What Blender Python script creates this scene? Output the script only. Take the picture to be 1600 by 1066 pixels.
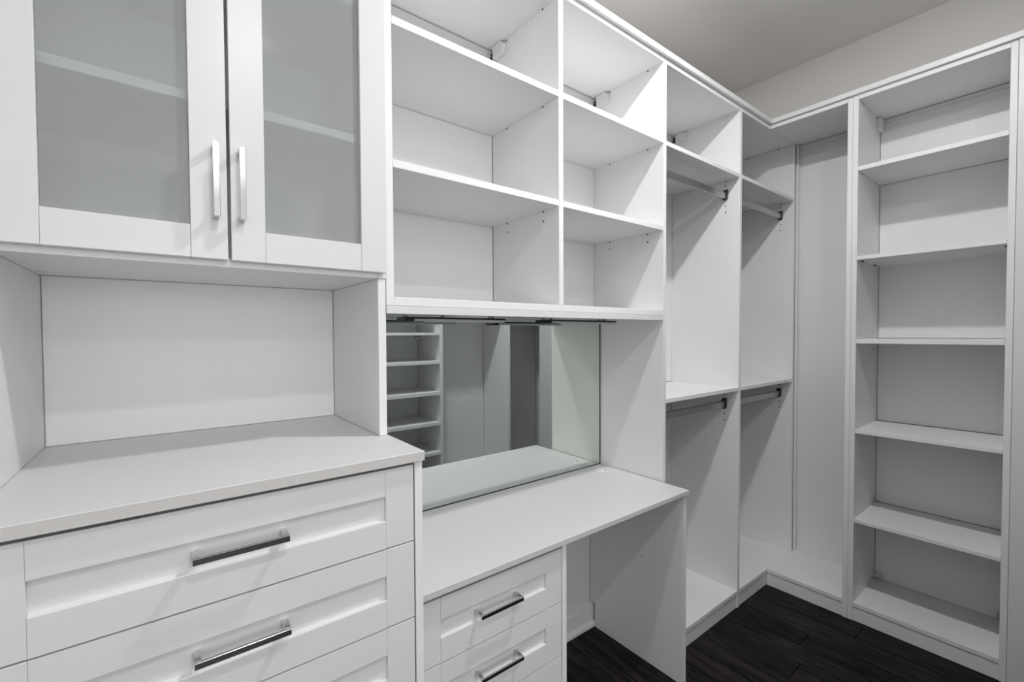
import bpy, bmesh, math, random
from mathutils import Matrix, Vector

# ------------------------------------------------------------------ clear
for o in list(bpy.data.objects):
    bpy.data.objects.remove(o, do_unlink=True)
S = bpy.context.scene
COL = S.collection
random.seed(7)

# ------------------------------------------------------------------ camera
F_PX, YAW, PITCH, ROLL = 699.84, math.radians(52.237), math.radians(1.314), math.radians(-0.294)
CAM = Vector((0, 0, 1.3612))
cy, sy = math.cos(YAW), math.sin(YAW)
fw = Vector((cy * math.cos(PITCH), sy * math.cos(PITCH), -math.sin(PITCH)))
rt = Vector((sy, -cy, 0)); up = rt.cross(fw)
rt2 = rt * math.cos(ROLL) + up * math.sin(ROLL)
up2 = -rt * math.sin(ROLL) + up * math.cos(ROLL)
cd = bpy.data.cameras.new('camera'); cam = bpy.data.objects.new('camera', cd); COL.objects.link(cam)
cd.sensor_width = 36; cd.sensor_fit = 'HORIZONTAL'; cd.lens = F_PX * 36 / 1600
cd.shift_x = (800 - 799.73) / 1600; cd.shift_y = (537.70 - 533) / 1600
cd.clip_start = 0.02; cd.clip_end = 50
m = Matrix.Identity(4)
for i in range(3):
    m[i][0] = rt2[i]; m[i][1] = up2[i]; m[i][2] = -fw[i]; m[i][3] = CAM[i]
cam.matrix_world = m
S.camera = cam

# ------------------------------------------------------------------ world, lights, exposure
w = bpy.data.worlds.new('world'); S.world = w; w.use_nodes = True
w.node_tree.nodes['Background'].inputs[0].default_value = (0.75, 0.85, 1, 1)
w.node_tree.nodes['Background'].inputs[1].default_value = 0.05
S.view_settings.view_transform = 'Standard'; S.view_settings.look = 'None'
S.view_settings.gamma = 1; S.view_settings.use_curve_mapping = False
S.view_settings.exposure = -0.05
CEIL = 2.895
def disc_light(name, x, y, power, r, col=(0.978, 0.975, 1.0)):
    l = bpy.data.lights.new(name, 'AREA'); l.shape = 'DISK'; l.size = 2 * r
    l.energy = power; l.color = col
    o = bpy.data.objects.new(name, l); COL.objects.link(o); o.location = (x, y, CEIL - 0.024)
    return o
LAMPS = [(1.24, 0.43, 19.5), (0.36, -0.60, 10.8), (0.30, -2.3, 12.0)]  # last lamp is unseen, added to raise the ambient light
for i, (lx, ly, lp) in enumerate(LAMPS):
    disc_light('downlight_glow', lx, ly, lp, 0.045)
    sl = bpy.data.lights.new('added_side_fill', 'POINT'); sl.energy = lp * 0.2; sl.shadow_soft_size = 0.035; sl.color = (1.0, 0.985, 0.96)  # point light added below each disc to brighten upper walls and ceiling
    so = bpy.data.objects.new('added_side_fill', sl); COL.objects.link(so); so.location = (lx, ly, CEIL - 0.065)

# soft fill light added behind the invented window in the far wall (built below)
dl_ = bpy.data.lights.new('added_fill_light', 'AREA'); dl_.shape = 'RECTANGLE'; dl_.size = 1.08; dl_.size_y = 1.10
dl_.energy = 30.0; dl_.color = (0.97, 0.98, 1.0)
dlo = bpy.data.objects.new('added_fill_light', dl_); COL.objects.link(dlo)
dlo.location = (0.1, -3.585, 1.66); dlo.rotation_euler = (math.pi / 2, 0, 0)

# ------------------------------------------------------------------ materials
def mat(name, col, rough=0.5, metal=0.0, bump=0.0, bscale=300.0, var=0.0, vscale=3.0, stretch=None, spec=0.5, coat=0.0):
    mt = bpy.data.materials.new(name); mt.use_nodes = True
    nt = mt.node_tree; N = nt.nodes; L = nt.links; b = N['Principled BSDF']
    b.inputs['Base Color'].default_value = (*col, 1)
    b.inputs['Roughness'].default_value = rough; b.inputs['Metallic'].default_value = metal
    b.inputs['Specular IOR Level'].default_value = spec
    b.inputs['Coat Weight'].default_value = coat
    tc = N.new('ShaderNodeTexCoord'); mp = N.new('ShaderNodeMapping'); L.new(tc.outputs['Object'], mp.inputs[0])
    if stretch: mp.inputs['Scale'].default_value = stretch
    if var > 0:
        n = N.new('ShaderNodeTexNoise'); n.inputs['Scale'].default_value = vscale; n.inputs['Detail'].default_value = 5
        L.new(mp.outputs[0], n.inputs['Vector'])
        r = N.new('ShaderNodeValToRGB')
        r.color_ramp.elements[0].position = 0.3; r.color_ramp.elements[1].position = 0.7
        r.color_ramp.elements[0].color = (*[c * (1 - var) for c in col], 1)
        r.color_ramp.elements[1].color = (*[min(1, c * (1 + var)) for c in col], 1)
        L.new(n.outputs['Fac'], r.inputs['Fac']); L.new(r.outputs['Color'], b.inputs['Base Color'])
    if bump > 0:
        n2 = N.new('ShaderNodeTexNoise'); n2.inputs['Scale'].default_value = bscale; n2.inputs['Detail'].default_value = 3
        L.new(mp.outputs[0], n2.inputs['Vector'])
        bp = N.new('ShaderNodeBump'); bp.inputs['Strength'].default_value = bump; bp.inputs['Distance'].default_value = 0.0005
        L.new(n2.outputs['Fac'], bp.inputs['Height']); L.new(bp.outputs['Normal'], b.inputs['Normal'])
    return mt

M = {}
M['white'] = mat('white_melamine', (0.89, 0.887, 0.888), 0.42, bump=0.15, bscale=500, var=0.012, spec=0.4)
M['front'] = mat('white_thermofoil', (0.775, 0.773, 0.785), 0.33, var=0.008)
M['top'] = mat('white_worktop_laminate', (0.72, 0.715, 0.725), 0.48, bump=0.3, bscale=900, var=0.03, vscale=160, stretch=(1, 4, 4))
M['edge'] = mat('worktop_edge_band', (0.63, 0.62, 0.605), 0.5, var=0.04, vscale=200, stretch=(1, 8, 8))
M['wall'] = mat('warm_white_paint', (0.86, 0.85, 0.83), 0.9, bump=0.25, bscale=250, var=0.01)
M['ceil'] = mat('ceiling_paint', (0.86, 0.845, 0.82), 0.95, bump=0.3, bscale=200, var=0.01)
M['trimw'] = mat('white_trim_enamel', (0.82, 0.82, 0.82), 0.35)
M['chrome'] = mat('brushed_nickel', (0.62, 0.62, 0.64), 0.14, 1.0)
M['steel'] = mat('satin_aluminium_rod', (0.40, 0.40, 0.41), 0.28, 1.0)
M['bracket'] = mat('dark_nickel_bracket', (0.13, 0.13, 0.14), 0.25, 1.0)
M['dark'] = mat('black_anodised', (0.012, 0.012, 0.013), 0.35, 0.3)
M['hole'] = mat('dark_hole_and_pin', (0.03, 0.03, 0.03), 0.5)
M['plastic'] = mat('white_plastic_cap', (0.83, 0.83, 0.82), 0.35)
M['rail'] = mat('galvanised_hanging_rail', (0.72, 0.72, 0.71), 0.4, 0.15)
M['diff'] = mat('led_diffuser_plastic', (0.62, 0.63, 0.64), 0.35)
M['gap'] = mat('joint_shadow_filler', (0.05, 0.05, 0.05), 0.9)

def mirror_mat():
    mt = bpy.data.materials.new('silvered_mirror'); mt.use_nodes = True
    b = mt.node_tree.nodes['Principled BSDF']
    b.inputs['Base Color'].default_value = (0.79, 0.85, 0.80, 1)
    b.inputs['Metallic'].default_value = 1; b.inputs['Roughness'].default_value = 0.0
    return mt
M['mirror'] = mirror_mat()

def frosted():
    mt = bpy.data.materials.new('frosted_glass'); mt.use_nodes = True
    nt = mt.node_tree; N = nt.nodes; L = nt.links; N.clear()
    out = N.new('ShaderNodeOutputMaterial')
    rf = N.new('ShaderNodeBsdfRefraction'); rf.inputs['IOR'].default_value = 1.02; rf.inputs['Roughness'].default_value = 0.30
    rf.inputs['Color'].default_value = (0.96, 0.985, 0.97, 1)
    tl = N.new('ShaderNodeBsdfTranslucent'); tl.inputs['Color'].default_value = (0.93, 0.96, 0.94, 1)
    df = N.new('ShaderNodeBsdfDiffuse'); df.inputs['Color'].default_value = (0.93, 0.96, 0.94, 1)
    gl = N.new('ShaderNodeBsdfGlossy'); gl.inputs['Roughness'].default_value = 0.02
    m1 = N.new('ShaderNodeMixShader'); m1.inputs[0].default_value = 0.44
    m0 = N.new('ShaderNodeMixShader'); m0.inputs[0].default_value = 0.65
    L.new(tl.outputs[0], m0.inputs[1]); L.new(df.outputs[0], m0.inputs[2])
    tp = N.new('ShaderNodeBsdfTransparent'); tp.inputs['Color'].default_value = (0.96, 0.985, 0.97, 1)
    m3 = N.new('ShaderNodeMixShader'); m3.inputs[0].default_value = 0.62
    L.new(rf.outputs[0], m3.inputs[1]); L.new(tp.outputs[0], m3.inputs[2])
    L.new(m3.outputs[0], m1.inputs[1]); L.new(m0.outputs[0], m1.inputs[2])
    fr = N.new('ShaderNodeFresnel'); fr.inputs['IOR'].default_value = 1.45
    m2 = N.new('ShaderNodeMixShader'); L.new(fr.outputs[0], m2.inputs[0])
    L.new(m1.outputs[0], m2.inputs[1]); L.new(gl.outputs[0], m2.inputs[2])
    L.new(m2.outputs[0], out.inputs[0])
    return mt
M['frost'] = frosted()
def clear_back():
    mt = bpy.data.materials.new('glass_inner_face'); mt.use_nodes = True
    nt = mt.node_tree; N = nt.nodes; N.clear()
    out = N.new('ShaderNodeOutputMaterial'); t = N.new('ShaderNodeBsdfTransparent')
    t.inputs['Color'].default_value = (0.93, 0.97, 0.95, 1); nt.links.new(t.outputs[0], out.inputs[0])
    return mt
M['clear'] = clear_back()

def emit(name, col, s):
    mt = bpy.data.materials.new(name); mt.use_nodes = True
    b = mt.node_tree.nodes['Principled BSDF']
    b.inputs['Emission Color'].default_value = (*col, 1); b.inputs['Emission Strength'].default_value = s
    return mt
M['lens'] = emit('downlight_lens', (1, 0.98, 0.95), 6.0)

def plank_mat(i):
    mt = bpy.data.materials.new('dark_stained_oak'); mt.use_nodes = True
    nt = mt.node_tree; N = nt.nodes; L = nt.links; b = N['Principled BSDF']
    tc = N.new('ShaderNodeTexCoord'); oi = N.new('ShaderNodeObjectInfo')
    mul = N.new('ShaderNodeVectorMath'); mul.operation = 'MULTIPLY_ADD'
    mul.inputs[1].default_value = (1, 1, 1)
    cmb = N.new('ShaderNodeCombineXYZ')
    mm = N.new('ShaderNodeMath'); mm.operation = 'MULTIPLY'; mm.inputs[1].default_value = 37.0
    L.new(oi.outputs['Random'], mm.inputs[0])
    for k in range(3): L.new(mm.outputs[0], cmb.inputs[k])
    L.new(tc.outputs['Object'], mul.inputs[0]); L.new(cmb.outputs[0], mul.inputs[2])
    mp = N.new('ShaderNodeMapping'); mp.inputs['Scale'].default_value = (14, 1.3, 1); L.new(mul.outputs[0], mp.inputs[0])
    n = N.new('ShaderNodeTexNoise'); n.inputs['Scale'].default_value = 2.2; n.inputs['Detail'].default_value = 6
    n.inputs['Distortion'].default_value = 1.6; L.new(mp.outputs[0], n.inputs['Vector'])
    wv = N.new('ShaderNodeTexNoise'); wv.inputs['Scale'].default_value = 22; wv.inputs['Detail'].default_value = 4
    L.new(mp.outputs[0], wv.inputs['Vector'])
    r = N.new('ShaderNodeValToRGB')
    e = r.color_ramp.elements; e[0].position = 0.36; e[1].position = 0.66
    e[0].color = (0.0022, 0.0019, 0.0018, 1); e[1].color = (0.034, 0.029, 0.026, 1)
    L.new(n.outputs['Fac'], r.inputs['Fac'])
    r2 = N.new('ShaderNodeValToRGB'); e = r2.color_ramp.elements
    e[0].position = 0.38; e[1].position = 0.55; e[0].color = (0.35, 0.35, 0.35, 1); e[1].color = (1, 1, 1, 1)
    L.new(wv.outputs['Fac'], r2.inputs['Fac'])
    mx = N.new('ShaderNodeMix'); mx.data_type = 'RGBA'; mx.blend_type = 'MULTIPLY'; mx.inputs[0].default_value = 0.8
    L.new(r.outputs['Color'], mx.inputs[6]); L.new(r2.outputs['Color'], mx.inputs[7])
    hsv = N.new('ShaderNodeHueSaturation')
    mr = N.new('ShaderNodeMapRange'); mr.inputs[3].default_value = 0.65; mr.inputs[4].default_value = 1.35
    L.new(oi.outputs['Random'], mr.inputs[0]); L.new(mr.outputs[0], hsv.inputs['Value'])
    L.new(mx.outputs[2], hsv.inputs['Color']); L.new(hsv.outputs[0], b.inputs['Base Color'])
    b.inputs['Roughness'].default_value = 0.5; b.inputs['Specular IOR Level'].default_value = 0.14
    bp = N.new('ShaderNodeBump'); bp.inputs['Strength'].default_value = 0.5; bp.inputs['Distance'].default_value = 0.001
    L.new(wv.outputs['Fac'], bp.inputs['Height']); L.new(bp.outputs['Normal'], b.inputs['Normal'])
    return mt
M['plank'] = plank_mat(0)

# ------------------------------------------------------------------ helpers
WORLD = {}          # object -> world position (no rotations are used on parents)
def wpos(o):
    return WORLD.get(o.name, Vector((0, 0, 0))) if o else Vector((0, 0, 0))
def thing(name, label, cat, loc, group=None):
    o = bpy.data.objects.new(name, None); COL.objects.link(o); o.location = loc
    o.empty_display_size = 0.05
    o['label'] = label; o['category'] = cat
    if group: o['group'] = group
    WORLD[o.name] = Vector(loc)
    return o
def obj(name, bm, mt, parent=None, origin=None, smooth=False):
    """bm in world coordinates; becomes ONE mesh object with its origin at its centre"""
    vs = [v.co for v in bm.verts]
    if origin is None:
        origin = Vector([(min(v[i] for v in vs) + max(v[i] for v in vs)) / 2 for i in range(3)])
        origin.z = min(v.z for v in vs)
    origin = Vector(origin)
    bmesh.ops.translate(bm, verts=bm.verts, vec=-origin)
    me = bpy.data.meshes.new(name); bm.to_mesh(me); bm.free()
    if smooth:
        for p in me.polygons: p.use_smooth = True
    for mm_ in (mt if isinstance(mt, (list, tuple)) else [mt]): me.materials.append(M[mm_])
    o = bpy.data.objects.new(name, me); COL.objects.link(o)
    WORLD[o.name] = origin
    if parent: o.parent = parent
    o.location = origin - wpos(parent)
    return o
def add_box(bm, x0, x1, y0, y1, z0, z1, bev=0.0008, mi=0):
    if x0 > x1: x0, x1 = x1, x0
    if y0 > y1: y0, y1 = y1, y0
    if z0 > z1: z0, z1 = z1, z0
    vs = [bm.verts.new((x, y, z)) for x in (x0, x1) for y in (y0, y1) for z in (z0, z1)]
    fs = [bm.faces.new([vs[i] for i in f]) for f in
          ((0, 1, 3, 2), (4, 6, 7, 5), (0, 4, 5, 1), (2, 3, 7, 6), (0, 2, 6, 4), (1, 5, 7, 3))]
    for f in fs: f.material_index = mi
    if bev:
        es = list({e for f in fs for e in f.edges})
        bmesh.ops.bevel(bm, geom=es, offset=min(bev, 0.3 * min(x1 - x0, y1 - y0, z1 - z0)), segments=1, affect='EDGES', clamp_overlap=True)
    return fs
def box(name, x0, x1, y0, y1, z0, z1, mt='white', parent=None, bev=0.0008):
    bm = bmesh.new(); add_box(bm, x0, x1, y0, y1, z0, z1, bev)
    return obj(name, bm, mt, parent)
def prism(bm, pts, axis, a0, a1):
    """extrude a closed 2-D outline along an axis; pts are in the two other axes, in xyz order"""
    def P(p, a):
        q = list(p); q.insert('xyz'.index(axis), a); return q
    A = [bm.verts.new(P(p, a0)) for p in pts]; B = [bm.verts.new(P(p, a1)) for p in pts]
    n = len(pts)
    bm.faces.new(A); bm.faces.new(list(reversed(B)))
    for i in range(n): bm.faces.new([A[i], B[i], B[(i + 1) % n], A[(i + 1) % n]])
    bmesh.ops.recalc_face_normals(bm, faces=bm.faces)
def struct(o):
    o['kind'] = 'structure'; return o
def relabel(o, label): o['label'] = label; return o

# ------------------------------------------------------------------ key dimensions (metres)
YB = 1.0473            # front plane of the wall run
YBK = 1.4127           # face of the back panels
YW = 1.42              # plaster wall
XD = 2.5412            # front plane of the end-wall run
XBK = 2.8907; XW = 2.912
ZTOP = 2.4315; TP = 0.0195
FOP = -0.14; BOP = -0.50        # opposite run front / back
YF = -3.5; XL = -0.95; XC = 1.075

# ------------------------------------------------------------------ room shell
struct(box('wall_back', XL - .1, XW + .1, YW, YW + .1, 0, CEIL, 'wall', bev=0))
struct(box('wall_right', XW, XW + .1, BOP - .12, YW, 0, CEIL, 'wall', bev=0))
struct(box('wall_left', XL - .1, XL, YF, YW, 0, CEIL, 'wall', bev=0))
WX0, WX1, WZ0, WZ1 = -.45, .65, 1.10, 2.22     # far wall, behind the camera, with an opening added for the fill light
bm = bmesh.new()
add_box(bm, XL - .1, WX0, YF - .1, YF, 0, CEIL, 0); add_box(bm, WX1, XC + .1, YF - .1, YF, 0, CEIL, 0)
add_box(bm, WX0, WX1, YF - .1, YF, 0, WZ0, 0); add_box(bm, WX0, WX1, YF - .1, YF, WZ1, CEIL, 0)
struct(obj('wall_front', bm, 'wall'))
bm = bmesh.new()
for q in ((WX0 - .06, WX0, WZ0 - .06, WZ1 + .06), (WX1, WX1 + .06, WZ0 - .06, WZ1 + .06), (WX0, WX1, WZ0 - .06, WZ0), (WX0, WX1, WZ1, WZ1 + .06)):
    add_box(bm, q[0], q[1], YF + .0005, YF + .016, q[2], q[3], .001)
win = struct(obj('added_window_1', bm, 'trimw'))  # invented window, added as an opening for the fill light
box('added_mullion', .087, .113, YF - .07, YF - .04, WZ0, WZ1, 'trimw', win)
struct(box('wall_opposite', XC + .1, XW, BOP - .12, BOP - .015, 0, CEIL, 'wall', bev=0))
struct(box('wall_corner', XC, XC + .1, YF, BOP - .015, 0, CEIL, 'wall', bev=0))
struct(box('ceiling', XL - .1, XW + .1, YF - .1, YW + .1, CEIL, CEIL + .08, 'ceil', bev=0))
floor = struct(box('floor', XL - .1, XW + .1, YF - .1, YW + .1, -.08, -.012, 'gap', bev=0))
# floor boards: run along Y, 120 mm wide
PW = 0.1203
k0 = math.floor((XL - 2.036) / PW)
k = k0
while 2.036 + k * PW < XW:
    xa = max(XL, 2.036 + k * PW); xb = min(XW, 2.036 + (k + 1) * PW)
    yend = YW
    y0 = YF if xa < XC else BOP - .015
    # board joints seen in the photograph
    cuts = {-1: [0.707], 1: [0.757], 0: [0.28, 1.30], -2: [1.18, 0.15], 2: [0.05, 1.12], 3: [.62]}.get(k)
    if cuts is None:
        c = YW - random.uniform(.2, 1.1); cuts = []
        while c > y0 + .15:
            cuts.append(c); c -= random.uniform(.7, 1.3)
    else:
        c = min(cuts) - random.uniform(.8, 1.2)
        while c > y0 + .15:
            cuts.append(c); c -= random.uniform(.7, 1.3)
    ys = [y0] + sorted(cuts) + [yend]
    if xb - xa > .01:
        for a, b_ in zip(ys[:-1], ys[1:]):
            if b_ - a < .02: continue
            bm = bmesh.new(); add_box(bm, xa + .0008, xb - .0008, a + .0010, b_ - .0010, -.012, random.uniform(-.0005, 0), .0018)
            obj('floor_board', bm, 'plank', floor)
    k += 1

# baseboards (moulded) where the wall shows
def base_y(name, x0, x1):
    bm = bmesh.new()
    pr = [(YW, 0), (YW - .030, 0), (YW - .030, .012), (YW - .026, .020), (YW - .018, .024), (YW - .018, .088), (YW - .012, .100), (YW - .004, .108), (YW, .108)]
    prism(bm, pr, 'x', x0, x1); return struct(obj(name, bm, 'trimw'))
base_y('baseboard_back', .9345, 1.5790)
for nm, x0, x1, ya, yb_ in (('baseboard_left', XL, XL + .018, YF, YW), ('baseboard_corner', XC - .018, XC, YF, BOP - .015)):
    struct(box(nm, x0, x1, ya, yb_, 0, .108, 'trimw', bev=.003))
base2 = struct(box('baseboard_hutch', XL + .018, -.2365, YW - .018, YW, 0, .108, 'trimw', bev=.003))
struct(box('baseboard_front', XL + .018, XC - .018, YF, YF + .018, 0, .108, 'trimw', bev=.003))

# crown caps of the cabinet runs: trim_1 on the long wall, trim_2 on the end wall, trim_3 on the opposite side
def cap(name, pts):
    bm = bmesh.new(); prism(bm, pts, 'z', 2.4525, 2.4755)
    es = [e for e in bm.edges]
    bmesh.ops.bevel(bm, geom=es, offset=.0012, segments=1, affect='EDGES')
    return struct(obj(name, bm, 'trimw'))
CY, CX = 1.033, 2.5275
cap('trim_1', [(-.238, CY), (CX, CY), (XW, YW), (-.238, YW)])
cap('trim_2', [(CX, CY - .0004), (CX, FOP - .0116), (XW, FOP - .0116), (XW, YW - .0008)])
cap('trim_3', [(XC + .005, FOP - .013), (XW, FOP - .013), (XW, BOP), (XC + .005, BOP)])

# ------------------------------------------------------------------ small hardware builders
def handle_h(parent, x0, x1, yf, zc, face):
    """square bow pull, horizontal: bar along X, posts back to the face"""
    bm = bmesh.new()
    t = .0105
    add_box(bm, x0, x1, yf, yf + .006, zc - t / 2, zc + t / 2, .0007)
    add_box(bm, x0, x0 + .0095, yf + .0058, face + .0005, zc - t / 2, zc + t / 2, .0007)
    add_box(bm, x1 - .0095, x1, yf + .0058, face + .0005, zc - t / 2, zc + t / 2, .0007)
    return obj('drawer_handle', bm, 'chrome', parent)
def handle_v(parent, xc, yf, z0, z1, face):
    bm = bmesh.new(); t = .0105
    add_box(bm, xc - t / 2, xc + t / 2, yf, yf + .006, z0, z1, .0007)
    add_box(bm, xc - t / 2, xc + t / 2, yf + .0058, face + .0005, z0, z0 + .0095, .0007)
    add_box(bm, xc - t / 2, xc + t / 2, yf + .0058, face + .0005, z1 - .0095, z1, .0007)
    return obj('door_handle', bm, 'chrome', parent)
def shaker(parent, x0, x1, yf, z0, z1, st, rb, rtp, depth=.38, rec=.009):
    """drawer with a shaker front whose face is at yf: centre panel + box, stiles, rails"""
    bm = bmesh.new()
    add_box(bm, x0 + st - .004, x1 - st + .004, yf + rec, yf + .0185, z0 + rb - .004, z1 - rtp + .004, 0)
    # drawer box behind the front
    bx0, bx1, by0, by1, bz0, bz1 = x0 + .014, x1 - .014, yf + .0192, yf + depth, z0 + .012, z1 - .03
    add_box(bm, bx0, bx0 + .012, by0, by1, bz0, bz1, 0); add_box(bm, bx1 - .012, bx1, by0, by1, bz0, bz1, 0)
    add_box(bm, bx0, bx1, by1 - .012, by1, bz0, bz1, 0); add_box(bm, bx0, bx1, by0, by1, bz0, bz0 + .008, 0)
    d = obj('drawer', bm, 'front', parent)
    for (a, b_) in ((x0, x0 + st), (x1 - st, x1)):
        box('stile', a, b_, yf, yf + .019, z0, z1, 'front', d, .0007)
    for (a, b_, up_) in ((z0, z0 + rb, 1), (z1 - rtp, z1, 0)):
        bm = bmesh.new()
        c = .003          # eased inner edge
        if up_: pts = [(yf, a), (yf + .019, a), (yf + .019, b_ + .001), (yf + rec, b_ + .001), (yf + .0006, b_ - c * .4), (yf, b_ - c)]
        else: pts = [(yf, b_), (yf + .019, b_), (yf + .019, a - .001), (yf + rec, a - .001), (yf + .0006, a + c * .4), (yf, a + c)]
        prism(bm, pts, 'x', x0 + st + .0004, x1 - st - .0004)
        obj('rail', bm, 'front', d)
    return d
def holes_x(parent, x, pts, side, r=.0028, name='shelf_pin_holes'):
    """dark pin holes on a face with constant x; side = -1 when the face looks towards -X"""
    bm = bmesh.new()
    for (y, z) in pts:
        mtx = Matrix.Translation((x + side * .0004, y, z)) @ Matrix.Rotation(math.pi / 2, 4, 'Y')
        bmesh.ops.create_cone(bm, cap_ends=True, segments=8, radius1=r, radius2=r, depth=.0012, matrix=mtx)
    o = obj(name, bm, 'hole', parent); o['kind'] = 'stuff'; return o
def holes_y(parent, y, pts, side, r=.0028):
    bm = bmesh.new()
    for (x, z) in pts:
        mtx = Matrix.Translation((x, y + side * .0004, z)) @ Matrix.Rotation(math.pi / 2, 4, 'X')
        bmesh.ops.create_cone(bm, cap_ends=True, segments=8, radius1=r, radius2=r, depth=.0012, matrix=mtx)
    o = obj('shelf_pin_holes', bm, 'hole', parent); o['kind'] = 'stuff'; return o
def bracket(parent, x, y0, y1, z0, z1, t=.017):
    """white plastic cover of the cabinet suspension bracket on the face x (box to -X)"""
    bm = bmesh.new()
    pts = [(y0 + .014, z1), (y1, z1), (y1, z0 + .004), (y1 - .006, z0), (y0, z0 + .003), (y0, z1 - .012)]
    prism(bm, pts, 'x', x - t, x)
    bmesh.ops.bevel(bm, geom=list(bm.edges), offset=.0012, segments=1, affect='EDGES')
    obj('bracket_cover', bm, 'plastic', parent)
    bm = bmesh.new()
    add_box(bm, x - t * .8, x - .003, y1 + .0005, YBK - .002, z0 + .012, z0 + .020, .0005)
    add_box(bm, x - t * .6, x - .005, y1 + .0005, YBK - .002, z0 + .028, z0 + .034, .0005)
    if YBK - .002 - y1 > .002: obj('bracket_hook', bm, 'dark', parent)
    else: bm.free()

# ------------------------------------------------------------------ chest of drawers (left)
DY = 0.868
chest = thing('drawer_chest', 'wide white shaker chest of drawers under the glass-door hutch, pale worktop on it', 'chest of drawers', (.0965, 1.14, 0))
box('side_panel', .4115, .4290, DY, YW - .02, 0, 1.0945, 'white', chest)
box('side_panel', -.2355, -.2185, DY, YW - .02, 0, 1.0945, 'white', chest)
box('back_panel', -.2180, .4110, YW - .03, YW - .022, .07, 1.09, 'white', chest)
box('bottom_panel', -.2180, .4110, DY + .03, YW - .032, .07, .088, 'white', chest)
box('toe_kick', -.2180, .4110, DY + .04, DY + .055, 0, .0695, 'white', chest)
box('gap_shade_strip', -.2175, .4105, DY + .0205, DY + .026, 1.088, 1.0944, 'gap', chest, 0)  # dark strip that paints the shade in the gap below the countertop
bm = bmesh.new()
add_box(bm, -.240, .4294, .8559, YW - .002, 1.0950, 1.1150, .0008)
for f in bm.faces:
    f.material_index = 0 if abs(f.normal.z) > .5 else 1
obj('countertop', bm, ['top', 'edge'], chest)
zt = 1.0870; H = .1605; G = .0027
for i in range(6):
    z1 = zt - i * (H + G); z0 = z1 - H
    if i == 5: z0 = max(z0, .088)
    d = shaker(chest, -.2145, .4082, DY, z0, z1, .0605, .0575, .0565)
    handle_h(d, .0270, .1650, DY - .029, (z0 + z1) / 2 + .0035, DY + .009)

# ------------------------------------------------------------------ hutch with frosted glass doors
hutch = thing('glass_door_hutch', 'white hutch with two frosted glass doors above an open niche, standing on the pale worktop', 'cabinet', (.0965, 1.23, 1.1155))
ZC0, ZC1 = 1.4956, 2.450
for x0, x1 in ((.4070, .4262), (-.2335, -.2141)):
    box('side_panel', x0, x1, YB + .002, YBK + .004, 1.1158, ZC0 - .0006, 'white', hutch)
    box('side_panel', x0, x1, YB, YBK + .004, ZC0, ZC1, 'white', hutch)
box('back_panel', -.2125, .4055, YBK, YBK + .0055, 1.1160, ZC0 - .001, 'white', hutch, .0005)
box('back_panel', -.2125, .4055, YBK, YBK + .0055, ZC0 + .02, ZC1 - .02, 'white', hutch, .0005)
box('bottom_panel', -.2135, .4064, YB, YBK + .004, ZC0, ZC0 + .0190, 'white', hutch)
box('top_panel', -.2135, .4064, YB, YBK + .004, ZC1 - .019, ZC1, 'white', hutch)
box('shelf', -.2125, .4055, 1.07, YBK - .004, 1.8140, 1.8330, 'white', hutch)
box('shelf', -.2125, .4055, 1.07, YBK - .004, 2.132, 2.151, 'white', hutch)
DF = 1.0272
def glass_door(x0, x1, st_l, st_r, hx):
    z0, z1 = 1.5075, 2.446; rb = .0610
    bm = bmesh.new()      # rear rebate frame that holds the pane
    yb0, yb1 = DF + .0145, DF + .0185
    add_box(bm, x0 + .02, x0 + st_l + .0, yb0, yb1, z0 + .02, z1 - .02, 0)
    add_box(bm, x1 - st_r, x1 - .02, yb0, yb1, z0 + .02, z1 - .02, 0)
    add_box(bm, x0 + st_l, x1 - st_r, yb0, yb1, z0 + .02, z0 + rb, 0)
    add_box(bm, x0 + st_l, x1 - st_r, yb0, yb1, z1 - rb, z1 - .02, 0)
    d = obj('door', bm, 'front', hutch)
    box('stile', x0, x0 + st_l, DF, DF + .0180, z0, z1, 'front', d, .0009)
    box('stile', x1 - st_r, x1, DF, DF + .0180, z0, z1, 'front', d, .0009)
    box('rail', x0 + st_l + .0003, x1 - st_r - .0003, DF + .0004, DF + .018, z0, z0 + rb, 'front', d, .0009)
    box('rail', x0 + st_l + .0003, x1 - st_r - .0003, DF + .0004, DF + .018, z1 - rb, z1, 'front', d, .0009)
    bm = bmesh.new()
    fs = add_box(bm, x0 + st_l + .0005, x1 - st_r - .0005, DF + .009, DF + .0135, z0 + rb + .0005, z1 - rb - .0005, 0)
    bm.normal_update()
    bmesh.ops.recalc_face_normals(bm, faces=bm.faces)
    for f in bm.faces: f.material_index = 0 if f.normal.y < -.5 else 1
    p = obj('glass_pane', bm, ['frost', 'clear'], d); relabel(p, 'grey-green frosted glass pane')
    handle_v(d, hx, DF - .0290, 1.5835, 1.7215, DF)
    return d
glass_door(-.2143, .1005, .0590, .0588, .0815)
glass_door(.1063, .4215, .0592, .0602, .1238)
# cam fittings under the cabinet bottom
bm = bmesh.new()
for (x, y) in ((-.195, 1.17), (-.195, 1.33), (.388, 1.17), (.388, 1.33)):
    bmesh.ops.create_cone(bm, cap_ends=True, segments=16, radius1=.0085, radius2=.0085, depth=.0012, matrix=Matrix.Translation((x, y, ZC0 - .0005)))
o = obj('cam_cover_caps', bm, 'plastic', hutch); o['kind'] = 'stuff'

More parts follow.
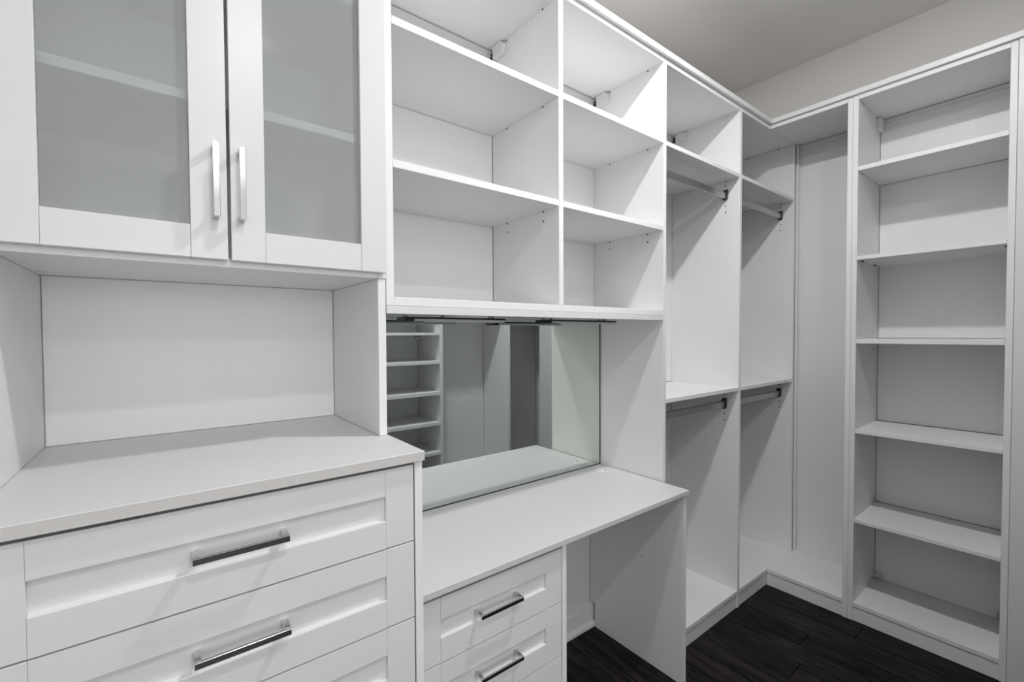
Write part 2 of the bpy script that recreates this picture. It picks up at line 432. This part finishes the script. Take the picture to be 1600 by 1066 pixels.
# ------------------------------------------------------------------ wall shelf unit above the desk
cubes = thing('cube_shelf_unit', 'open white cubby shelving of six compartments above the desk mirror', 'shelving', (1.013, 1.23, 1.41))
bL0, bL1, dl, dr_, t1l, t1r = .4270, .4470, 1.0052, 1.0251, 1.5796, 1.5983
ZB3b, ZB3t, Z2b, Z2t, Z1b, Z1t = 1.4322, 1.4532, 1.7700, 1.7893, 2.1156, 2.1355
ZT0 = 2.4345
box('side_panel', bL0, bL1, YB, YBK + .004, ZB3b, 2.4518, 'white', cubes)
box('divider', dl, dr_, YB, YBK - .001, ZB3t + .0002, ZT0 - .0002, 'white', cubes)
box('bottom_panel', bL1 + .0002, t1l - .0003, YB, YBK + .004, ZB3b, ZB3t, 'white', cubes)
box('light_valance', bL0, t1l - .0003, YB - .0012, YB + .018, 1.4118, ZB3b - .0008, 'front', cubes)
box('top_panel', bL1 + .0002, t1l - .0003, YB, YBK + .004, ZT0, 2.4518, 'white', cubes)
for (a, b_) in ((bL1, dl), (dr_, t1l)):
    for (z0, z1) in ((Z2b, Z2t), (Z1b, Z1t)):
        box('shelf', a + .0005, b_ - .0005, YB + .0005, YBK - .003, z0, z1, 'white', cubes)
    box('back_panel', a + .002, b_ - .0018, YBK, YBK + .005, ZB3t + .001, ZT0 - .0025, 'white', cubes, .0004)
    box('hanging_rail', a + .004, b_ - .004, YBK - .008, YBK - .0006, ZT0 - .062, ZT0 - .004, 'rail', cubes, .001)
bracket(cubes, dl - .0002, 1.322, 1.3860, 2.384, 2.4330)
bracket(cubes, t1l - .0002, 1.322, 1.3860, 2.384, 2.4330)
for xx in (dl, t1l):
    pts = []
    for zb in (Z2b, Z1b): pts += [(1.122, zb - .0035), (1.320, zb - .0035)]
    pts += [(1.122, Z2b - .0345), (1.320, Z2b - .0345), (1.122, ZT0 - .0035), (1.32, ZT0 - .0035)]
    holes_x(cubes, xx, pts, -1, .0032)

# ------------------------------------------------------------------ hanging closet: tall panels, hat shelves, rods
cl = thing('hanging_closet', 'tall white open two-bay wardrobe with upper and lower rods, right of the desk', 'wardrobe', (2.22, 1.23, 0))
t2l, t2r, t3 = 2.2116, 2.2320, 2.8545
ZMt, ZMb, ZUt, ZUb, ZBt, ZBb = 1.0939, 1.0762, 2.1294, 2.1110, .0869, .0682
box('side_panel', t1l, t1r, YB, YBK + .004, 0, 2.4518, 'white', cl)
box('side_panel', t2l, t2r, YB, YBK + .004, 0, 2.4518, 'white', cl)
box('side_panel', t3, t3 + .0195, YB, YBK + .004, ZBt + .0004, ZTOP - .0004, 'white', cl)
for (a, b_) in ((t1r, t2l), (t2r, t3)):
    for (z0, z1) in ((ZMb, ZMt), (ZUb, ZUt)):
        box('shelf', a + .0005, b_ - .0005, YB + .0003, YBK - .003, z0, z1, 'white', cl)
    box('back_panel', a + .002, b_ - .0018, YBK, YBK + .005, ZBt + .001, ZMb - .0015, 'white', cl, .0004)
    box('back_panel', a + .002, b_ - .0018, YBK, YBK + .005, ZMt + .0015, ZUb - .0015, 'white', cl, .0004)
    box('back_panel', a + .002, b_ - .0018, YBK, YBK + .005, ZUt + .0015, ZTOP - .0015, 'white', cl, .0004)
box('top_panel', t1r + .0003, t2l - .0003, YB, YBK + .004, ZTOP, 2.4518, 'white', cl)
box('top_panel', t2r + .0003, XW - .001, YB, YBK + .004, ZTOP, 2.4518, 'white', cl)
box('bottom_panel', t1r + .0003, t2l - .0003, YB, YBK + .004, ZBb, ZBt, 'white', cl)
box('bottom_panel', t2r + .0003, XW - .001, YB, YBK + .004, ZBb, ZBt, 'white', cl)
box('toe_kick', t1r + .0003, t2l - .0003, YB + .0045, YB + .02, 0, ZBb - .0008, 'white', cl)
box('toe_kick', t2r + .0003, 2.5452, YB + .0045, YB + .02, 0, ZBb - .0008, 'white', cl)
bracket(cl, t2l - .0002, 1.325, 1.3850, 2.382, 2.4300)
box('hanging_rail', t1r + .004, t2l - .004, YBK - .008, YBK - .0006, ZTOP - .062, ZTOP - .004, 'rail', cl, .001)
def rod(x0, x1, zc, y=1.1165):
    bm = bmesh.new()
    n = 16; hw, hh = .0075, .0175; pts = []
    for i in range(n):        # flat-oval wardrobe tube
        a = 2 * math.pi * i / n
        pts.append((y + hw * math.cos(a), zc + (hh - hw) * (1 if math.sin(a) > 1e-6 else -1 if math.sin(a) < -1e-6 else 0) + hw * math.sin(a)))
    prism(bm, pts, 'x', x0 + .003, x1 - .003)
    r = obj('hanging_rod', bm, 'steel', cl, smooth=False)
    for s, xx in ((1, x0), (-1, x1)):
        bm = bmesh.new()
        n = 14; out = []; inn = []
        for i in range(n + 1):    # open cup around the lower half of the rod
            a = math.pi + math.pi * i / n
            out.append((y + .0125 * math.cos(a), zc - .008 + .0165 * math.sin(a)))
            inn.append((y + .0085 * math.cos(a), zc - .008 + .0115 * math.sin(a)))
        ring = [(y - .0125, zc + .020)] + out + [(y + .0125, zc + .020), (y + .0085, zc + .020)] + inn[::-1] + [(y - .0085, zc + .020)]
        prism(bm, ring, 'x', xx + s * .0004, xx + s * .012)
        add_box(bm, xx + s * .0003, xx + s * .0028, y - .0125, y + .0125, zc - .018, zc + .030, .0006)
        obj('rod_bracket', bm, 'bracket', r)
    return r
for (a, b_) in ((t1r, t2l), (t2r, t3)):
    rod(a, b_, 2.0390); rod(a, b_, 1.0040)
    pts = []
    for zb in (ZUb, ZMb):
        pts += [(1.1165, zb - .003), (1.1165, zb - .024), (1.1165, zb - .121), (1.1165, zb - .153), (1.316, zb - .003)]
    holes_x(cl, b_, pts, -1, .0034)
holes_x(cl, t3, [(1.13, ZTOP - .003), (1.30, ZTOP - .003)], -1, .004)

# ------------------------------------------------------------------ corner bay (end wall, left of the shelf tower)
P1L, P1M, P1R, P2L, P2R = .7080, .6877, .6669, .1985, .1790
bay = thing('corner_bay', 'tall empty white corner bay with low floor shelf between wardrobe and shelf tower', 'wardrobe', (2.72, .87, 0))
box('side_panel', XD, XW - .001, P1M + .0004, P1L, 0, 2.4518, 'white', bay)
box('bottom_panel', XD, XW - .001, P1L + .0004, YB - .0006, ZBb, ZBt, 'white', bay)
box('top_panel', XD, XW - .001, P1L + .0004, YB - .0006, ZTOP, 2.4518, 'white', bay)
box('back_panel', XW - .0065, XW - .0005, P1L + .001, YB - .001, ZBt + .001, ZTOP - .001, 'white', bay, .0004)
box('toe_kick', XD + .0045, XD + .02, P1L + .0004, YB + .004, 0, ZBb - .0008, 'white', bay)
bm = bmesh.new()   # folded steel hanging rail along the wall
pts = [(XW - .0068, 2.365), (XW - .0125, 2.365), (XW - .015, 2.370), (XW - .015, 2.398), (XW - .0115, 2.402), (XW - .0115, 2.4290), (XW - .0068, 2.4290)]
prism(bm, [(x, z) for x, z in pts], 'y', P1L + .001, YB - .012)
obj('hanging_rail', bm, 'rail', bay)
bm = bmesh.new()   # aluminium edge profile beside the wardrobe side
pts = []
for i in range(9):
    a = math.pi / 2 + math.pi * i / 8
    pts.append((t3 + .030 + .0075 * math.cos(a), YB - .006 + .0 + .0075 * math.sin(a)))
prism(bm, pts + [(t3 + .037, YB - .0135), (t3 + .037, YB + .0015)], 'z', ZBt + .001, ZTOP - .004)
o = obj('edge_profile', bm, 'plastic', bay)
holes_y(bay, P1L, [(2.61, ZTOP - .004), (2.81, ZTOP - .004)], 1, .003)

# ------------------------------------------------------------------ shelf tower on the end wall
tower = thing('shelf_tower', 'tall narrow white bookcase of seven compartments built against the end wall', 'shelving', (2.72, .43, 0))
box('side_panel', XD, XBK + .006, P1R, P1M - .0004, 0, 2.4518, 'white', tower)
box('side_panel', XD, XBK + .006, P2R, P2L, 0, 2.4518, 'white', tower)
box('top_panel', XD, XBK + .006, P2L + .0003, P1R - .0003, ZTOP, 2.4518, 'white', tower)
box('bottom_panel', XD, XBK + .006, P2L + .0003, P1R - .0003, ZBb, ZBt, 'white', tower)
box('toe_kick', XD + .0045, XD + .02, P2L + .0003, P1R - .0003, 0, ZBb - .0008, 'white', tower)
EZ = [(2.1051, 2.1245), (1.6950, 1.7125), (1.3075, 1.3280), (.8880, .9055), (.4675, .4850)]
for z0, z1 in EZ:
    box('shelf', XD + .0004, XBK - .002, P2L + .0005, P1R - .0005, z0, z1, 'white', tower)
lv = [ZBt] + [z for p in reversed(EZ) for z in p] + [ZTOP]
for i in range(0, len(lv), 2):
    box('back_panel', XBK, XBK + .005, P2L + .0018, P1R - .002, lv[i] + .0018, lv[i + 1] - .0012, 'white', tower, .0004)
bm = bmesh.new()
pts = [(XBK - .0006, 2.372), (XBK - .006, 2.372), (XBK - .009, 2.376), (XBK - .009, 2.406), (XBK - .0055, 2.410), (XBK - .0055, 2.4275), (XBK - .0006, 2.4275)]
prism(bm, pts, 'y', P2L + .004, P1R - .004)
obj('hanging_rail', bm, 'rail', tower)
bm = bmesh.new()
prism(bm, [(2.835, 2.4290), (2.874, 2.4290), (2.878, 2.420), (2.878, 2.372), (2.872, 2.364), (2.838, 2.370), (2.834, 2.378)], 'y', P1R - .0002, P1R - .018)
bmesh.ops.bevel(bm, geom=list(bm.edges), offset=.0015, segments=1, affect='EDGES')
obj('bracket_cover', bm, 'plastic', tower)
for ya, yb_ in ((P1R - .034, P1R - .0005), (P2L + .0005, P2L + .034)):
    bm = bmesh.new()
    add_box(bm, XBK - .012, XBK - .0005, ya, yb_, ZBt + .006, ZBt + .034, .001)
    add_box(bm, XBK - .026, XBK - .0118, (ya if ya > .5 else yb_ - .003), (ya + .003 if ya > .5 else yb_), ZBt + .012, ZBt + .030, .0006)
    obj('corner_fixing', bm, 'rail', tower)
pts = []
for z0, z1 in EZ[:]:
    pts += [(2.605, z0 - .003), (2.805, z0 - .003)]
for z0, z1 in EZ[1:3]:
    pts += [(2.605, z0 - .035), (2.805, z0 - .035), (2.605, z1 + .03), (2.805, z1 + .03)]
pts += [(2.605, ZTOP - .003)]
bmh = holes_y(tower, P1R, pts, -1, .003)
pins = bmesh.new()
for (x, yy) in ((2.605, P1R - .006), (2.805, P1R - .006), (2.605, P2L + .006)):
    add_box(pins, x - .004, x + .004, yy - .005, yy + .005, EZ[1][0] - .0045, EZ[1][0] - .0003, .0004)
o = obj('shelf_pins', pins, 'dark', tower); o['kind'] = 'stuff'
# filler between the end-wall run and the opposite run
fil = struct(box('trim_4', XD - .004, XD + .016, FOP - .001, .1778, 0, 2.4515, 'trimw', bev=.002))

# ------------------------------------------------------------------ desk
desk = thing('desk', 'white built-in desk with drawers at left and open kneehole, below the mirror', 'desk', (1.0, 1.17, 0))
bm = bmesh.new()
add_box(bm, .4300, 1.5742, .9289, YW - .008, .7437, .7600, .0008)
for f in bm.faces: f.material_index = 0 if abs(f.normal.z) > .5 else 1
obj('desktop', bm, ['top', 'edge'], desk)
bm = bmesh.new()   # side panel, notched over the baseboard
prism(bm, [(.9395, 0), (1.388, 0), (1.388, .1085), (YW - .003, .1085), (YW - .003, .7432), (.9395, .7432)], 'x', 1.5540, 1.5722)
bmesh.ops.bevel(bm, geom=list(bm.edges), offset=.0008, segments=1, affect='EDGES')
obj('side_panel', bm, 'white', desk)
holes_x(desk, 1.5540, [(1.322, .40), (1.13, .43), (1.18, .22)], -1, .0022)
box('pedestal_side', .9172, .9341, .9450, YW - .035, 0, .7432, 'white', desk)
box('pedestal_side', .4310, .4490, .9450, YW - .035, 0, .7432, 'white', desk)
box('pedestal_back', .4495, .9168, YW - .05, YW - .04, .07, .743, 'white', desk)
box('pedestal_bottom', .4495, .9168, .975, YW - .052, .07, .085, 'white', desk)
box('toe_kick', .4495, .9168, .985, 1.0, 0, .0695, 'white', desk)
zt = .7262; H = .1592
for i in range(4):
    z1 = zt - i * (H + .0025); z0 = z1 - H
    d = shaker(desk, .4520, .9158, .9480, z0, z1, .0615, .0605, .0560)
    handle_h(d, .6140, .7500, .9480 - .028, (z0 + z1) / 2 + .0025, .957)

# mirror
box_bm = bmesh.new(); add_box(box_bm, .4475, 1.5788, 1.3812, YBK + .004, .7605, ZB3b - .0005, 0)
mir = thing('wall_mirror', 'large frameless greenish mirror standing behind the desktop under the cubby shelving', 'mirror', (1.0, 1.39, .7605))
bm = bmesh.new(); add_box(bm, .4340, 1.5732, 1.3752, 1.3806, .7632, ZB3b - .0008, 0)
obj('mirror_glass', bm, 'mirror', mir)
obj('backing_board', box_bm, 'white', mir)
box('dark_edge_strip', .4340, 1.5765, 1.3735, 1.3806, .7604, .7630, 'dark', mir, 0)  # dark strips along the bottom and right edges of the glass
box('dark_edge_strip', 1.5734, 1.5768, 1.3738, 1.3806, .7632, ZB3b - .001, 'dark', mir, 0)

# desk grommet
gr = thing('cable_grommet', 'round white plastic cable grommet set in the desktop by the mirror corner', 'grommet', (1.5105, 1.308, .7601), None)
bm = bmesh.new()
prof = [(0.0, .0030), (.0250, .0030), (.0285, .0028), (.0300, .0016), (.0305, .0001)]
n = 32; rings = []
for r, z in prof[1:]:
    rings.append([bm.verts.new((1.5105 + r * math.cos(2 * math.pi * i / n), 1.308 + r * math.sin(2 * math.pi * i / n), .7601 + z)) for i in range(n)])
bm.faces.new(rings[0])
for a, b_ in zip(rings[:-1], rings[1:]):
    for i in range(n): bm.faces.new([a[i], b_[i], b_[(i + 1) % n], a[(i + 1) % n]])
bm.faces.new(rings[-1][::-1])
bmesh.ops.recalc_face_normals(bm, faces=bm.faces)
obj('cap', bm, 'plastic', gr)
bm = bmesh.new()
add_box(bm, 1.509, 1.5225, 1.2865, 1.2925, .7628, .7635, .0002)
obj('cable_slot', bm, 'hole', gr)

# ------------------------------------------------------------------ LED lamps under the cubby shelving
def led(x0, x1, label):
    t = thing('under_shelf_lamp', label, 'lamp', ((x0 + x1) / 2, 1.215, 1.4318), 'black LED bar lamps under the cubby shelving')
    ya, yb_, z0, z1 = 1.183, 1.247, 1.4058, 1.4110
    bm = bmesh.new(); n = 8; r = .018
    def outline(i0, rr):
        p = [(x0 + i0, ya + i0)]
        for cx, cyy, a0 in ((x1 - i0 - rr, ya + i0 + rr, -90), (x1 - i0 - rr, yb_ - i0 - rr, 0)):
            for q in range(n + 1):
                a = math.radians(a0 + 90 * q / n); p.append((cx + rr * math.cos(a), cyy + rr * math.sin(a)))
        p.append((x0 + i0, yb_ - i0)); return p
    O = outline(0, r); I = outline(.0022, r - .0022)
    m_ = len(O)
    vo = [[bm.verts.new((x, y, z)) for x, y in O] for z in (z0, z1)]
    vi = [[bm.verts.new((x, y, z)) for x, y in I] for z in (z0, z1)]
    for i in range(m_):
        j = (i + 1) % m_
        bm.faces.new([vo[0][i], vo[0][j], vo[1][j], vo[1][i]]); bm.faces.new([vi[0][i], vi[1][i], vi[1][j], vi[0][j]])
        bm.faces.new([vo[1][i], vo[1][j], vi[1][j], vi[1][i]]); bm.faces.new([vo[0][i], vi[0][i], vi[0][j], vo[0][j]])
    bmesh.ops.recalc_face_normals(bm, faces=bm.faces)
    obj('frame', bm, 'dark', t)
    bm = bmesh.new(); prism(bm, [(x, y) for x, y in outline(.0023, r - .0023)], 'z', 1.3985, z1 - .0005)
    obj('diffuser', bm, 'diff', t)
    bm = bmesh.new(); add_box(bm, x0 - .026, x0 + .003, ya - .001, yb_ - .002, 1.3970, 1.4108, .003)
    obj('switch_housing', bm, 'dark', t)
    bm = bmesh.new(); add_box(bm, x0 + .0032, x0 + .030, ya - .0008, ya + .004, 1.3970, 1.3984, 0)
    obj('switch_tab', bm, 'dark', t)
    bm = bmesh.new(); add_box(bm, x1 - .0015, x1 + .0012, ya + .014, yb_ - .016, 1.3980, z1 - .0002, .0004)
    obj('end_cap', bm, 'dark', t)
    for xx in (x0 - .012, x1 - .05): box('mounting_clip', xx - .006, xx + .006, 1.209, 1.221, z1 - .0003, 1.4320, 'steel', t, .0005)
led(.5630, .9005, 'black-framed LED bar lamp under the left half of the cubby shelving, above the mirror')
led(1.0980, 1.4670, 'black-framed LED bar lamp under the right half of the cubby shelving, above the mirror')

# ------------------------------------------------------------------ opposite run (seen in the mirror)
opt = thing('shelf_tower', 'white shelf tower opposite the desk, seen in the left part of the mirror', 'shelving', (1.34, -.32, 0))
OX0, OX1 = XC + .006, 1.5787
box('side_panel', OX1, 1.6024, BOP, FOP, 0, 2.4518, 'white', opt)
box('side_panel', OX0, OX0 + .019, BOP, FOP, 0, 2.4518, 'white', opt)
OZ = [(.0682, .0869), (.262, .281), (.4829, .5046), (.6988, .7213), (.9189, .9430), (1.1450, 1.1670), (1.3529, 1.3720), (1.578, 1.598), (1.80, 1.82), (2.03, 2.05), (2.2315, 2.2515), (ZTOP, 2.4518)]
for z0, z1 in OZ:
    box('shelf', OX0 + .0195, OX1 - .0005, BOP + .002, FOP - .0004, z0, z1, 'white', opt)
box('back_panel', OX0 + .021, OX1 - .002, BOP - .006, BOP, .088, ZTOP - .002, 'white', opt, .0004)
box('toe_kick', OX0 + .0195, OX1 - .0005, FOP - .02, FOP - .005, 0, .0672, 'white', opt)
bm = bmesh.new(); add_box(bm, OX1 - .036, OX1 - .0005, BOP + .001, BOP + .03, 1.324, 1.343, .002); obj('bracket_cover', bm, 'plastic', opt)
opc = thing('hanging_closet', 'white open wardrobe bays opposite the desk, seen in the right part of the mirror', 'wardrobe', (2.2, -.32, 0))
AX, BX = 2.2026, 2.8095
box('side_panel', AX, AX + .0195, BOP, FOP, 0, 2.4518, 'white', opc)
box('side_panel', BX, BX + .0195, BOP, FOP, 0, 2.4518, 'white', opc)
for (a, b_) in ((1.6028, AX), (AX + .0195, BX)):
    box('shelf', a + .0004, b_ - .0004, BOP + .001, FOP - .0004, 1.645, 1.664, 'white', opc)
    box('bottom_panel', a + .0004, b_ - .0004, BOP + .001, FOP, ZBb, ZBt, 'white', opc)
    box('top_panel', a + .0004, b_ - .0004, BOP + .001, FOP, ZTOP, 2.4518, 'white', opc)
    box('back_panel', a + .002, b_ - .002, BOP - .006, BOP, .088, 1.6435, 'white', opc, .0004)
    box('back_panel', a + .002, b_ - .002, BOP - .006, BOP, 1.6655, ZTOP - .0015, 'white', opc, .0004)
    box('toe_kick', a + .0004, b_ - .0004, FOP - .02, FOP - .005, 0, .0672, 'white', opc)

# ------------------------------------------------------------------ ceiling downlights (round flush discs)
for i, (lx, ly, lp) in enumerate(LAMPS):
    lab = ['round white ceiling disc lamp above the desk aisle', 'round white ceiling disc lamp just behind the camera side of the aisle', 'round white ceiling disc lamp added at the unseen far end of the closet for ambient light'][i]
    t = thing('ceiling_light', lab, 'light', (lx, ly, CEIL), 'ceiling lamps')
    bm = bmesh.new(); n = 32     # flat disc fitting; the light comes from its underside
    prof = [(.0, -.0005), (.060, -.0005), (.062, -.005), (.056, -.012), (.030, -.016), (.0, -.017)]
    rings = [[bm.verts.new((lx + r * math.cos(2 * math.pi * q / n), ly + r * math.sin(2 * math.pi * q / n), CEIL + z)) for q in range(n)] for r, z in prof[1:-1]]
    for a, b_ in zip(rings, rings[1:]):
        for q in range(n): bm.faces.new([a[q], b_[q], b_[(q + 1) % n], a[(q + 1) % n]])
    bm.faces.new(rings[0]); bm.faces.new(rings[-1])
    bmesh.ops.recalc_face_normals(bm, faces=bm.faces)
    obj('lamp_base', bm, 'plastic', t)
